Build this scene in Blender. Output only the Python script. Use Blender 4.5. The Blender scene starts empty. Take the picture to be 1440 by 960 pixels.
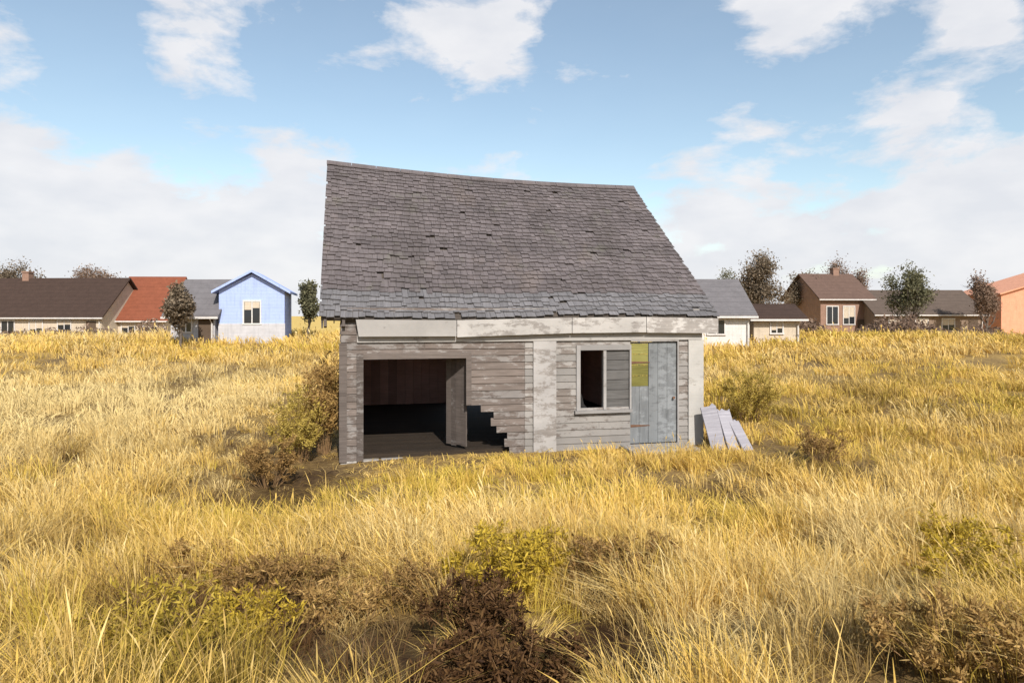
import bpy, bmesh, math, random
import numpy as np
from mathutils import Vector, Matrix
R = math.radians
random.seed(7)
rng = np.random.default_rng(11)
scene = bpy.context.scene
COL = scene.collection

# ------------------------------------------------------------------ camera numbers
ZC = 2.65          # eye height above the house plot
F = 24.0 / 36.0 * 1440.0   # focal length in photograph pixels (960)
HOR = 443.0

def at(px, dist):
    return ((px - 720.0) / F * dist, dist)

# ------------------------------------------------------------------ terrain
def smooth(t):
    t = np.clip(t, 0, 1)
    return t * t * (3 - 2 * t)

def vnoise(x, y, seed=0):
    """cheap smooth value noise, vectorised, ~[0,1]"""
    x = np.asarray(x, float); y = np.asarray(y, float)
    xi = np.floor(x).astype(np.int64); yi = np.floor(y).astype(np.int64)
    xf = x - xi; yf = y - yi
    xf = xf * xf * (3 - 2 * xf); yf = yf * yf * (3 - 2 * yf)
    def h(a, b):
        n = (a * 374761393 + b * 668265263 + seed * 974634721) & 0x7fffffff
        n = ((n ^ (n >> 13)) * 1274126177) & 0x7fffffff
        n = n ^ (n >> 16)
        return (n & 0xffff) / 65535.0
    return (h(xi, yi) * (1 - xf) + h(xi + 1, yi) * xf) * (1 - yf) + \
           (h(xi, yi + 1) * (1 - xf) + h(xi + 1, yi + 1) * xf) * yf

def fbm(x, y, seed=0, octv=4):
    s = 0; a = 0.5; t = 0
    for k in range(octv):
        s = s + a * vnoise(x * 2 ** k, y * 2 ** k, seed + k * 17); t += a; a *= 0.5
    return s / t

def ground_z(x, y):
    x = np.asarray(x, float); y = np.asarray(y, float)
    rise = 0.95 * (1 - smooth((y - 0.5) / 9.5))
    bump = (fbm(x * 0.35, y * 0.35, 5, 3) - 0.5) * 0.35 * np.clip(1.2 - np.abs(y - 5) / 14, 0.1, 1)
    flat = 1 - smooth((10.5 - np.hypot((x - 0.5) / 1.2, (y - 15.5))) / 5.0)   # level plot under the house
    roll = (fbm(x * 0.02, y * 0.02, 9, 2) - 0.5) * 1.0 * smooth((np.hypot(x, y - 15) - 20) / 60)
    rr_ = np.hypot(x, y)
    climb = 1.25 * smooth((rr_ - 30) / 17) - 1.05 * smooth((rr_ - 49) / 9)   # the field crests before the village
    return rise + bump * np.where(y < 9.5, 1, flat) + roll * 0.25 + climb - hollow_depth(x, y)

HOLLOW_LIST = []
def hollow_depth(x, y):
    d = np.zeros_like(np.asarray(x, float))
    for (hx, hy, rx, ry, dep) in HOLLOW_LIST:
        d = np.maximum(d, dep * np.exp(-(((x - hx) / rx) ** 2 + ((y - hy) / ry) ** 2)))
    return d

def gz(x, y):
    return float(ground_z(np.array([x]), np.array([y]))[0])

# ------------------------------------------------------------------ materials
def new_mat(name):
    m = bpy.data.materials.new(name); m.use_nodes = True
    nt = m.node_tree
    b = nt.nodes['Principled BSDF']
    return m, nt, b

def mix_col(nt, fac, a, b):
    n = nt.nodes.new('ShaderNodeMix'); n.data_type = 'RGBA'
    nt.links.new(fac, n.inputs[0])
    for i, c in ((6, a), (7, b)):
        if isinstance(c, (tuple, list)):
            n.inputs[i].default_value = (*c[:3], 1)
        else:
            nt.links.new(c, n.inputs[i])
    return n.outputs[2]

def noise(nt, scale, detail=4, vec=None, rough=0.6):
    n = nt.nodes.new('ShaderNodeTexNoise')
    n.inputs['Scale'].default_value = scale; n.inputs['Detail'].default_value = detail
    n.inputs['Roughness'].default_value = rough
    if vec is not None: nt.links.new(vec, n.inputs['Vector'])
    return n.outputs['Fac']

def ramp(nt, fac, stops):
    n = nt.nodes.new('ShaderNodeValToRGB')
    el = n.color_ramp.elements
    while len(el) < len(stops): el.new(0.5)
    for e, (p, c) in zip(el, stops):
        e.position = p
        e.color = (*c, 1) if isinstance(c, (tuple, list)) else (c, c, c, 1)
    nt.links.new(fac, n.inputs[0])
    return n.outputs[0]

def obj_coord(nt, scale=(1, 1, 1)):
    t = nt.nodes.new('ShaderNodeTexCoord'); m = nt.nodes.new('ShaderNodeMapping')
    m.inputs['Scale'].default_value = scale
    nt.links.new(t.outputs['Object'], m.inputs['Vector'])
    return m.outputs['Vector']

def attr(nt, name):
    n = nt.nodes.new('ShaderNodeAttribute'); n.attribute_name = name
    return n

def bump(nt, b, h, strength=0.3, dist=0.02):
    n = nt.nodes.new('ShaderNodeBump'); n.inputs['Strength'].default_value = strength
    n.inputs['Distance'].default_value = dist
    nt.links.new(h, n.inputs['Height']); nt.links.new(n.outputs[0], b.inputs['Normal'])

def wood_mat(name, c_dark, c_light, paint=None, paint_amt=0.5, grain=(1, 18, 18), rough=0.85):
    """weathered board: grain, a different tone per board (attribute 'tint'), optional peeling paint"""
    m, nt, b = new_mat(name)
    v = obj_coord(nt, grain)
    g = noise(nt, 2.2, 6, v)
    base = ramp(nt, g, [(0.25, c_dark), (0.72, c_light)])
    t = attr(nt, 'tint')
    big = noise(nt, 1.3, 4, obj_coord(nt))
    if paint:
        add = nt.nodes.new('ShaderNodeMath'); add.operation = 'ADD'
        n2 = noise(nt, 3.5, 8, obj_coord(nt, (1, 2.2, 2.2)), 0.7)
        nt.links.new(n2, add.inputs[0])
        mul = nt.nodes.new('ShaderNodeMath'); mul.operation = 'MULTIPLY'; mul.inputs[1].default_value = 0.22
        nt.links.new(t.outputs['Fac'], mul.inputs[0]); nt.links.new(mul.outputs[0], add.inputs[1])
        p = paint_amt
        f = ramp(nt, add.outputs[0], [(0.72 - p * 0.35, 1.0), (0.80 - p * 0.35, 0.0)]) if False else \
            ramp(nt, add.outputs[0], [(p, 1.0), (p + 0.08, 0.0)])
        base = mix_col(nt, f, base, paint)
    mul = nt.nodes.new('ShaderNodeMix'); mul.data_type = 'RGBA'; mul.blend_type = 'MULTIPLY'
    mul.inputs[0].default_value = 1.0
    nt.links.new(base, mul.inputs[6])
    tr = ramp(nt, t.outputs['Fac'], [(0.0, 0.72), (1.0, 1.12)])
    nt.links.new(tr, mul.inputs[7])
    mul2 = nt.nodes.new('ShaderNodeMix'); mul2.data_type = 'RGBA'; mul2.blend_type = 'MULTIPLY'
    mul2.inputs[0].default_value = 1.0
    nt.links.new(mul.outputs[2], mul2.inputs[6])
    nt.links.new(ramp(nt, big, [(0.3, 0.8), (0.7, 1.1)]), mul2.inputs[7])
    nt.links.new(mul2.outputs[2], b.inputs['Base Color'])
    b.inputs['Roughness'].default_value = rough
    b.inputs['Specular IOR Level'].default_value = 0.25
    bump(nt, b, g, 0.35, 0.01)
    return m

M = {}
M['siding'] = wood_mat('weathered_siding', (0.11, 0.09, 0.078), (0.20, 0.172, 0.155), paint=(0.275, 0.255, 0.24), paint_amt=0.62)
M['siding_bare'] = wood_mat('bare_siding', (0.075, 0.060, 0.052), (0.155, 0.128, 0.115), paint=(0.235, 0.212, 0.20), paint_amt=0.40)
M['siding_worn'] = wood_mat('worn_siding', (0.10, 0.078, 0.066), (0.19, 0.155, 0.138), paint=(0.25, 0.225, 0.212), paint_amt=0.50)
M['trim'] = wood_mat('painted_trim', (0.17, 0.15, 0.135), (0.235, 0.212, 0.198), paint=(0.315, 0.297, 0.288), paint_amt=0.68)
M['trim_light'] = wood_mat('chalky_trim', (0.24, 0.215, 0.19), (0.36, 0.335, 0.305), paint=(0.44, 0.42, 0.395), paint_amt=0.66)
M['fascia'] = wood_mat('fascia_paint', (0.20, 0.178, 0.16), (0.30, 0.275, 0.26), paint=(0.41, 0.385, 0.365), paint_amt=0.62)
M['shingle'] = wood_mat('wood_shingle', (0.098, 0.082, 0.083), (0.150, 0.128, 0.130), grain=(18, 1.2, 1.2))
def weather_roof():
    nt = M['shingle'].node_tree; b = nt.nodes['Principled BSDF']
    src = b.inputs['Base Color'].links[0].from_socket
    v = obj_coord(nt)
    lich = ramp(nt, noise(nt, 1.6, 9, v, .72), [(.56, 0.0), (.70, .55)])
    c = mix_col(nt, lich, src, (.135, .130, .100))
    strk = ramp(nt, noise(nt, 1.0, 6, obj_coord(nt, (3.2, .35, .35)), .6), [(.50, 0.0), (.72, .55)])
    c = mix_col(nt, strk, c, (.062, .052, .048))
    rust = ramp(nt, noise(nt, .9, 7, obj_coord(nt, (1.4, .7, .7)), .65), [(.57, 0.0), (.68, .35)])
    c = mix_col(nt, rust, c, (.165, .130, .112))
    nt.links.new(c, b.inputs['Base Color'])
weather_roof()
M['shingle_grey'] = wood_mat('grey_shingle', (0.105, 0.099, 0.104), (0.168, 0.160, 0.166), grain=(18, 1.2, 1.2))
M['sheathing'] = wood_mat('roof_sheathing', (0.05, 0.04, 0.034), (0.11, 0.09, 0.075))
M['inner'] = wood_mat('interior_boards', (0.34, 0.19, 0.155), (0.50, 0.29, 0.245))
M['boarding'] = wood_mat('dark_boarding', (0.075, 0.070, 0.067), (0.15, 0.143, 0.138))
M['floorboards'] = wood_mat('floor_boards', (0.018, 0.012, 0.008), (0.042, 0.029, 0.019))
M['door'] = wood_mat('grey_plank_door', (0.11, 0.115, 0.12), (0.20, 0.207, 0.215), paint=(0.23, 0.24, 0.25), paint_amt=0.55, grain=(18, 18, 1))
M['olive'] = wood_mat('olive_board', (0.15, 0.135, 0.035), (0.25, 0.23, 0.075), paint=(0.34, 0.325, 0.14), paint_amt=0.52)
M['plank'] = wood_mat('silver_plank', (0.20, 0.19, 0.215), (0.33, 0.315, 0.345), grain=(1, 18, 18))

def plain(name, col, rough=0.8, var=0.25, scale=6, spec=0.3, metallic=0.0):
    m, nt, b = new_mat(name)
    n = noise(nt, scale, 5, obj_coord(nt))
    d = tuple(c * (1 - var) for c in col); l = tuple(min(1, c * (1 + var)) for c in col)
    nt.links.new(ramp(nt, n, [(0.3, d), (0.7, l)]), b.inputs['Base Color'])
    b.inputs['Roughness'].default_value = rough; b.inputs['Specular IOR Level'].default_value = spec
    b.inputs['Metallic'].default_value = metallic
    return m

def glass(name, col=(0.02, 0.022, 0.025)):
    m, nt, b = new_mat(name)
    b.inputs['Base Color'].default_value = (*col, 1); b.inputs['Roughness'].default_value = 0.08
    b.inputs['Specular IOR Level'].default_value = 0.5
    n = noise(nt, 3, 2, obj_coord(nt)); bump(nt, b, n, 0.08, 0.01)
    return m
M['glass'] = glass('window_glass')
M['rust'] = plain('rusty_iron', (0.12, 0.06, 0.035), 0.8)
M['stone'] = plain('field_stone', (0.26, 0.24, 0.22), 0.9, 0.3, 12)
M['bark'] = plain('tree_bark', (0.10, 0.08, 0.065), 0.95, 0.35, 14)

def leaf_mat(name, cols, trans=0.25):
    m, nt, b = new_mat(name)
    t = attr(nt, 'tint')
    n = len(cols)
    c = ramp(nt, t.outputs['Fac'], [(i / (n - 1), cc) for i, cc in enumerate(cols)])
    nt.links.new(c, b.inputs['Base Color'])
    b.inputs['Roughness'].default_value = 0.75; b.inputs['Specular IOR Level'].default_value = 0.2
    tr = nt.nodes.new('ShaderNodeBsdfTranslucent'); nt.links.new(c, tr.inputs['Color'])
    mx = nt.nodes.new('ShaderNodeMixShader'); mx.inputs[0].default_value = trans
    out = nt.nodes['Material Output']
    nt.links.new(b.outputs[0], mx.inputs[1]); nt.links.new(tr.outputs[0], mx.inputs[2])
    nt.links.new(mx.outputs[0], out.inputs['Surface'])
    return m

def grass_mat():
    m, nt, b = new_mat('dry_grass')
    hue = ramp(nt, attr(nt, 'hue').outputs['Fac'], [(0.0, (0.42, 0.30, 0.035)), (0.28, (0.58, 0.43, 0.075)), (0.55, (0.70, 0.462, 0.115)), (1.0, (0.70, 0.54, 0.245))])
    low = ramp(nt, attr(nt, 'tint').outputs['Fac'], [(0.0, 0.0), (0.28, 0.30), (0.75, 0.92), (1.0, 1.0)])
    c = mix_col(nt, low, (0.10, 0.050, 0.018), hue)
    nt.links.new(c, b.inputs['Base Color']); b.inputs['Roughness'].default_value = .6; b.inputs['Specular IOR Level'].default_value = .25
    tr = nt.nodes.new('ShaderNodeBsdfTranslucent'); nt.links.new(c, tr.inputs['Color'])
    mx = nt.nodes.new('ShaderNodeMixShader'); mx.inputs[0].default_value = .25
    nt.links.new(b.outputs[0], mx.inputs[1]); nt.links.new(tr.outputs[0], mx.inputs[2])
    nt.links.new(mx.outputs[0], nt.nodes['Material Output'].inputs['Surface'])
    return m
M['grass'] = grass_mat()
M['weed_gold'] = leaf_mat('golden_weed', [(0.20, 0.14, 0.02), (0.42, 0.29, 0.03), (0.60, 0.43, 0.06)], 0.25)
M['weed_olive'] = leaf_mat('olive_weed', [(0.20, 0.135, 0.02), (0.37, 0.265, 0.035), (0.50, 0.37, 0.07)], 0.25)
M['weed_brown'] = leaf_mat('brown_weed', [(0.12, 0.066, 0.020), (0.26, 0.152, 0.050), (0.42, 0.265, 0.10)], 0.25)
M['weed_shade'] = leaf_mat('shade_dark_weed', [(0.030, 0.013, 0.005), (0.085, 0.041, 0.015), (0.15, 0.082, 0.03)], .15)  # near-black foliage of added clumps that stand in for the hollow's shade
M['weed_tan'] = leaf_mat('tan_weed', [(0.20, 0.115, 0.036), (0.40, 0.25, 0.085), (0.56, 0.37, 0.14)], .3)
M['weed_ochre'] = leaf_mat('ochre_weed', [(0.22, 0.155, 0.03), (0.42, 0.31, 0.065), (0.58, 0.44, 0.12)], .3)
M['stem'] = plain('dry_stem', (0.22, 0.13, 0.06), 0.9)
M['leaf_green'] = leaf_mat('olive_leaf', [(0.08, 0.078, 0.045), (0.145, 0.14, 0.08), (0.23, 0.215, 0.12)], .35)
M['leaf_brown'] = leaf_mat('brown_leaf', [(0.10, 0.075, 0.05), (0.19, 0.145, 0.10), (0.30, 0.235, 0.165)], .35)
M['leaf_rust'] = leaf_mat('rust_leaf', [(0.13, 0.08, 0.055), (0.23, 0.155, 0.11), (0.34, 0.24, 0.18)], .35)

# ------------------------------------------------------------------ mesh helpers
class MB:
    def __init__(self): self.v = []; self.f = []; self.t = []
    def box8(self, p, tint=None):
        t = random.random() if tint is None else tint
        n = len(self.v); self.v += [tuple(q) for q in p]
        self.f += [(n, n+3, n+2, n+1), (n+4, n+5, n+6, n+7), (n, n+1, n+5, n+4), (n+1, n+2, n+6, n+5), (n+2, n+3, n+7, n+6), (n+3, n, n+4, n+7)]
        self.t += [t] * 6
    def box(self, x0, x1, y0, y1, z0, z1, tint=None):
        self.box8([(x0, y0, z0), (x1, y0, z0), (x1, y1, z0), (x0, y1, z0), (x0, y0, z1), (x1, y0, z1), (x1, y1, z1), (x0, y1, z1)], tint)
    def poly(self, pts, tint=None):
        n = len(self.v); self.v += [tuple(q) for q in pts]
        self.f.append(tuple(range(n, n + len(pts)))); self.t.append(random.random() if tint is None else tint)
    def prism(self, pts, d, tint=None):
        """extrude polygon pts by vector d"""
        t = random.random() if tint is None else tint
        n = len(self.v); k = len(pts)
        self.v += [tuple(q) for q in pts] + [tuple(Vector(q) + Vector(d)) for q in pts]
        self.f.append(tuple(range(n + k - 1, n - 1, -1))); self.f.append(tuple(range(n + k, n + 2 * k)))
        for i in range(k):
            j = (i + 1) % k
            self.f.append((n + i, n + j, n + k + j, n + k + i))
        self.t += [t] * (k + 2)
    def tube(self, pts, rad, seg=6, tint=None):
        t = random.random() if tint is None else tint
        n = len(self.v); k = len(pts)
        pts = [Vector(p) for p in pts]
        for i, p in enumerate(pts):
            d = (pts[min(i + 1, k - 1)] - pts[max(i - 1, 0)]).normalized()
            a = d.orthogonal().normalized(); b_ = d.cross(a)
            r = rad[i] if isinstance(rad, (list, tuple)) else rad
            for s in range(seg):
                an = 2 * math.pi * s / seg
                self.v.append(tuple(p + a * (math.cos(an) * r) + b_ * (math.sin(an) * r)))
        for i in range(k - 1):
            for s in range(seg):
                s2 = (s + 1) % seg
                self.f.append((n + i*seg + s, n + i*seg + s2, n + (i+1)*seg + s2, n + (i+1)*seg + s)); self.t.append(t)
        self.f.append(tuple(n + s for s in range(seg - 1, -1, -1))); self.t.append(t)
        self.f.append(tuple(n + (k-1)*seg + s for s in range(seg))); self.t.append(t)
    def build(self, name, mat, parent=None, loc=None, smooth_=False, bevel=0):
        me = bpy.data.meshes.new(name)
        me.from_pydata(self.v, [], self.f)
        a = me.attributes.new('tint', 'FLOAT', 'FACE'); a.data.foreach_set('value', self.t)
        bm = bmesh.new(); bm.from_mesh(me); bmesh.ops.recalc_face_normals(bm, faces=bm.faces); bm.to_mesh(me); bm.free()
        me.materials.append(mat)
        if smooth_: me.polygons.foreach_set('use_smooth', [True] * len(me.polygons))
        o = bpy.data.objects.new(name, me); COL.objects.link(o)
        if parent: o.parent = parent
        if loc: o.location = loc
        if bevel:
            md = o.modifiers.new('bevel', 'BEVEL'); md.width = bevel; md.segments = 2
        return o

def quads_object(name, V, nper, faces_local, tint, mat, parent=None):
    """V: (N*nper,3) vertices of N identical-topology pieces"""
    N = V.shape[0] // nper
    fl = np.array(faces_local, np.int64)
    Fq = (fl[None] + (np.arange(N) * nper)[:, None, None]).reshape(-1, fl.shape[1])
    k = fl.shape[1]
    me = bpy.data.meshes.new(name)
    me.vertices.add(len(V)); me.vertices.foreach_set('co', V.astype(np.float32).ravel())
    me.loops.add(Fq.size); me.loops.foreach_set('vertex_index', Fq.astype(np.int32).ravel())
    me.polygons.add(len(Fq)); me.polygons.foreach_set('loop_start', np.arange(0, Fq.size, k, dtype=np.int32))
    me.polygons.foreach_set('loop_total', np.full(len(Fq), k, dtype=np.int32))
    a = me.attributes.new('tint', 'FLOAT', 'FACE')
    a.data.foreach_set('value', np.repeat(tint, len(fl)).astype(np.float32))
    me.update(calc_edges=True)
    me.materials.append(mat)
    o = bpy.data.objects.new(name, me); COL.objects.link(o)
    if parent: o.parent = parent
    return o

def tag(o, label=None, cat=None, group=None, kind=None):
    if label: o['label'] = label
    if cat: o['category'] = cat
    if group: o['group'] = group
    if kind: o['kind'] = kind
    return o

def empty(name, loc, rz=0):
    o = bpy.data.objects.new(name, None); COL.objects.link(o)
    o.empty_display_size = 0.3
    o.location = loc; o.rotation_euler = (0, 0, rz)
    return o

def unproject(px, py, h=0.0):
    """field point (h above the soil) seen at a photograph pixel"""
    dx = (px - 720) / F; dz = -(py - HOR) / F
    t = 0.5
    while t < 200:
        if ZC + dz * t <= gz(dx * t, t) + h: break
        t += 0.03
    return dx * t, t

# field patches: gap shade painted in dark, plus brown, straw, olive or golden growth
# (column, row, half width, half height, tint, hue, bareness)
PATCH = []
def patch(px, py, rx, ry, tint, hue=0.0, bare=0.0, h=0.3):
    x, t = unproject(px, py, h)
    PATCH.append((x, t, rx / F * t, max(0.25, t * ry / (py - HOR)), tint, hue, bare))
for p in (
    (690, 905, 120, 105, -.9, 0, 1.0), (655, 838, 70, 34, -.8, 0, .9), (735, 955, 75, 70, -.9, 0, 1.0),
    (360, 812, 140, 42, -.75, .05, .75), (590, 815, 65, 36, -.6, 0, .6), (850, 812, 85, 66, -.7, 0, .75),
    (395, 655, 75, 34, -.55, 0, .6), (445, 580, 50, 90, -.3, 0, .3), (300, 528, 70, 18, -.3, 0, .2), (400, 570, 50, 40, -.25, 0, .2),
    (1310, 905, 140, 50, -.5, .05, .6), (1220, 860, 60, 25, -.25, 0, .3), (1400, 945, 60, 30, -.3, 0, .4), (1140, 630, 48, 24, -.5, -.1, .4), (1060, 560, 46, 22, -.4, -.4, .2),
    (1175, 560, 60, 16, -.3, 0, .1), (1255, 550, 50, 40, -.2, 0, .1), (560, 900, 70, 70, -.33, 0, .4), (420, 900, 60, 50, -.25, .1, .3),
    (690, 1060, 110, 60, -.9, 0, 1.0), (690, 1200, 130, 90, -.9, 0, 1.0), (1330, 1010, 130, 50, -.4, 0, .6), (300, 800, 90, 30, -.5, 0, .5), (450, 800, 60, 40, -.5, .05, .6), (380, 860, 130, 30, -.3, .1, .4), (600, 840, 70, 40, -.4, 0, .5),
    (1010, 668, 40, 20, -.2, 0, .6), (200, 850, 260, 70, -.12, -.12, 0), (450, 830, 120, 60, -.12, .15, .1), (1120, 830, 200, 60, -.14, .2, 0), (1000, 860, 110, 40, -.18, .15, .1), (760, 760, 120, 20, -.14, -.2, 0),
 (720, 672, 270, 22, .08, -.28, 0), (1000, 715, 120, 40, .02, -.2, 0), (280, 800, 80, 36, -.5, .1, .5), (470, 850, 90, 40, -.35, .15, .4), (60, 560, 120, 60, .05, .3, 0), (1290, 565, 30, 25, -.35, 0, .2), (1200, 530, 90, 14, -.3, .1, .1), (1340, 620, 60, 20, -.2, 0, .1), (1240, 735, 50, 12, -.25, .3, .1), (1180, 800, 120, 14, -.2, .3, .1), (1400, 540, 50, 30, -.25, 0, .1),
    (500, 900, 110, 60, -.3, .15, .3), (250, 610, 40, 20, -.2, -.1, .1), (110, 620, 30, 25, -.25, -.1, .1), (20, 670, 40, 25, -.25, 0, .1), (1250, 925, 60, 30, -.2, 0, .2),
    (140, 735, 60, 25, -.15, -.1, .1), (440, 740, 80, 20, -.2, 0, .2), (60, 640, 40, 20, -.1, -.2, .1),
    (130, 560, 190, 50, .12, .35, 0), (300, 658, 60, 18, .2, .35, 0), (540, 712, 34, 42, .15, .2, 0), (930, 940, 120, 28, .25, .3, 0), (830, 690, 110, 25, .12, -.05, 0),
    (1250, 660, 60, 20, .2, .3, 0), (1390, 770, 70, 70, .1, -.1, 0), (1330, 700, 90, 40, .12, .0, 0), (40, 796, 50, 18, .2, .35, 0), (740, 795, 60, 36, -.1, -.5, 0),
    (230, 915, 170, 60, -.16, -.30, .0), (330, 890, 80, 60, -.2, -.2, .0), (60, 850, 80, 40, .0, .0, 0), (1120, 880, 100, 90, .0, .15, 0), (700, 660, 200, 16, .05, -.12, 0),
    (1050, 700, 50, 30, .0, -.2, 0), (1250, 500, 300, 20, .08, 0, 0)):
    patch(*p)
HOLLOW_LIST[:] = [(x, y, rx * 1.2, ry * 1.2, .28 * b_) for (x, y, rx, ry, t_, h_, b_) in PATCH if b_ >= .6]
def field(X, Y):
    T = np.zeros_like(X); Hh = np.zeros_like(X); B = np.zeros_like(X)
    wx = X + (fbm(X * 2.2, Y * 2.2, 77, 3) - .5) * .9; wy = Y + (fbm(X * 2.2, Y * 2.2, 93, 3) - .5) * 1.3
    for (hx, hy, rx, ry, t_, h_, b_) in PATCH:
        g = np.exp(-(((wx - hx) / (rx * 1.15)) ** 2 + ((wy - hy) / (ry * 1.15)) ** 2) ** 1.6)
        T += t_ * g; Hh += h_ * g; B = np.maximum(B, b_ * g)
    return T, Hh, B

# ------------------------------------------------------------------ ground
def build_ground():
    m, nt, b = new_mat('field_soil')
    v = obj_coord(nt)
    n1 = noise(nt, 0.35, 6, v); n2 = noise(nt, 9, 8, v)
    c1 = ramp(nt, n2, [(0.3, (0.085, 0.055, 0.03)), (0.7, (0.21, 0.14, 0.065))])
    c2 = ramp(nt, n2, [(0.3, (0.20, 0.125, 0.045)), (0.7, (0.40, 0.27, 0.095))])
    c3 = ramp(nt, n2, [(0.3, (0.020, 0.010, 0.005)), (0.7, (0.060, 0.033, 0.015))])  # soil of the hollows, their shade put into the colour
    c4 = ramp(nt, n1, [(0.3, (0.40, 0.27, 0.085)), (0.5, (0.58, 0.41, 0.13)), (0.7, (0.50, 0.33, 0.10))])
    nt.links.new(mix_col(nt, attr(nt, 'bare').outputs['Fac'], mix_col(nt, attr(nt, 'turf').outputs['Fac'], mix_col(nt, ramp(nt, n1, [(0.4, 0.0), (0.6, 1.0)]), c1, c2), c4), c3), b.inputs['Base Color'])
    b.inputs['Roughness'].default_value = 0.95; b.inputs['Specular IOR Level'].default_value = 0.1
    bump(nt, b, n2, 0.6, 0.05)
    xs = np.concatenate([np.linspace(-900, -60, 22), np.linspace(-56, -16, 30), np.linspace(-15.6, 15.6, 260), np.linspace(16, 56, 30), np.linspace(60, 900, 22)])
    ys = np.concatenate([np.linspace(-40, -4, 12), np.linspace(-3.6, 26, 250), np.linspace(27, 80, 40), np.linspace(90, 1500, 30)])
    X, Y = np.meshgrid(xs, ys)
    Z = ground_z(X, Y)
    V = np.stack([X, Y, Z], -1).reshape(-1, 3)
    nx = len(xs); ny = len(ys)
    i = np.arange(nx - 1); j = np.arange(ny - 1)
    I, J = np.meshgrid(i, j); a = (J * nx + I).ravel()
    Fq = np.stack([a, a + 1, a + nx + 1, a + nx], -1)
    me = bpy.data.meshes.new('ground'); me.from_pydata(V.tolist(), [], Fq.tolist())
    me.polygons.foreach_set('use_smooth', [True] * len(me.polygons)); me.materials.append(m)
    T_, H_, B_ = field(X.ravel(), Y.ravel())
    at_ = me.attributes.new('bare', 'FLOAT', 'POINT'); at_.data.foreach_set('value', np.clip(B_ * 1.4, 0, 1).astype(np.float32))
    xr, yr = X.ravel(), Y.ravel()
    tf = np.clip(np.maximum((np.abs(xr) - (np.maximum(yr, 0) * .84 + 2)) / 3, (yr - 52) / 8), 0, 1)
    at2 = me.attributes.new('turf', 'FLOAT', 'POINT'); at2.data.foreach_set('value', tf.astype(np.float32))
    o = bpy.data.objects.new('ground', me); COL.objects.link(o); tag(o, kind='structure')
build_ground()

# ------------------------------------------------------------------ the derelict house
PSI = R(13)
house_o = (-3.108, 12.42)
W, D = 7.17, 7.3
def hpt(x, y):
    c, s = math.cos(PSI), math.sin(PSI)
    return house_o[0] + c * x - s * y, house_o[1] + s * x + c * y
def h_local(X, Y):
    c, s = math.cos(PSI), math.sin(PSI)
    dx = X - house_o[0]; dy = Y - house_o[1]
    return c * dx + s * dy, -s * dx + c * dy

HZ = gz(*hpt(W / 2, D / 2)) - 0.02
house = empty('derelict_house', (house_o[0], house_o[1], HZ), PSI)
tag(house, 'derelict single storey wooden house with a big grey roof and a gaping dark doorway', 'house')
OV = 0.35
OVF = 0.15        # the eave barely clears the front wall
EZ = 2.62 - HZ          # eave height (local)
RZ_L, RZ_R = 6.20 - HZ, 5.93 - HZ
LX, RX = -OV, W + OV - 0.04
SKEW = 0.25     # the racked right verge leans in towards the ridge

def lerp(a, b, t): return a + (b - a) * t
def ridge_z(x): 
    t = (x - LX) / (RX - LX)
    return lerp(RZ_L, RZ_R, t) - 0.10 * math.sin(math.pi * t)
def eave_z(x):
    t = (x - LX) / (RX - LX)
    return EZ - 0.03 * math.sin(math.pi * 2 * t)
YR = D / 2
def roof_pt(side, x, s, lift=0.0):
    """s 0 at eave .. 1 at ridge ; side -1 front, +1 back"""
    y0 = -OVF if side < 0 else D + OV
    if x > W * 0.5: x = W * 0.5 + (x - W * 0.5) * (1 - SKEW * s / (RX - W * 0.5))
    y = lerp(y0, YR, s); z = lerp(eave_z(x), ridge_z(x), s)
    n = Vector((0, -side * -1 * (ridge_z(x) - EZ), YR + OV)).normalized()
    n = Vector((0, side * (ridge_z(x) - EZ), YR + OV)).normalized()
    return Vector((x, y, z)) + n * lift

def roof_slope(side):
    sh = MB(); mb = MB(); ec = MB()
    nx = 12
    for i in range(nx):
        x0 = lerp(LX, RX, i / nx); x1 = lerp(LX, RX, (i + 1) / nx)
        mb.box8([roof_pt(side, x0, 0, -0.09), roof_pt(side, x1, 0, -0.09), roof_pt(side, x1, 0.998, -0.09), roof_pt(side, x0, 0.998, -0.09),
                 roof_pt(side, x0, 0, -0.03), roof_pt(side, x1, 0, -0.03), roof_pt(side, x1, 0.998, -0.03), roof_pt(side, x0, 0.998, -0.03)], 0.4)
    rows = 36
    for r in range(rows):
        s0 = r / rows; s1 = min(1.0, (r + 1.9) / rows)
        x = LX - 0.03 - random.random() * 0.1
        band = 0.5 + 0.25 * math.sin(r * 0.7) * random.random()
        while x < RX + 0.02:
            w = random.uniform(0.09, 0.2)
            xa = max(x, LX - 0.03); xb = min(x + w - 0.006, RX + 0.03)
            x += w
            if xb - xa < 0.03: continue
            if random.random() < (0.05 if vnoise(np.array([x * .9]), np.array([r * .2]), 31)[0] > .72 else 0.008): continue
            dj = random.uniform(-0.008, 0.006)
            lf = random.uniform(0, 0.008)
            sk = random.uniform(-0.003, 0.003)
            p = [roof_pt(side, xa, s0 + dj, 0.012 + lf), roof_pt(side, xb, s0 + dj + sk, 0.012 + lf), roof_pt(side, xb, s1, -0.022), roof_pt(side, xa, s1, -0.022),
                 roof_pt(side, xa, s0 + dj, 0.028 + lf), roof_pt(side, xb, s0 + dj + sk, 0.028 + lf), roof_pt(side, xb, s1, -0.012), roof_pt(side, xa, s1, -0.012)]
            (ec if r < 5 else sh).box8(p, min(1, max(0, random.gauss(band, 0.17))))
    o = sh.build('roof', M['shingle'], house)
    mb.build('roof_sheathing', M['sheathing'], o)
    ec.build('eave_courses', M['shingle_grey'], o)
    return o
front_roof = roof_slope(-1)
roof_slope(1)
rc = MB()
nx = 14
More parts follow.
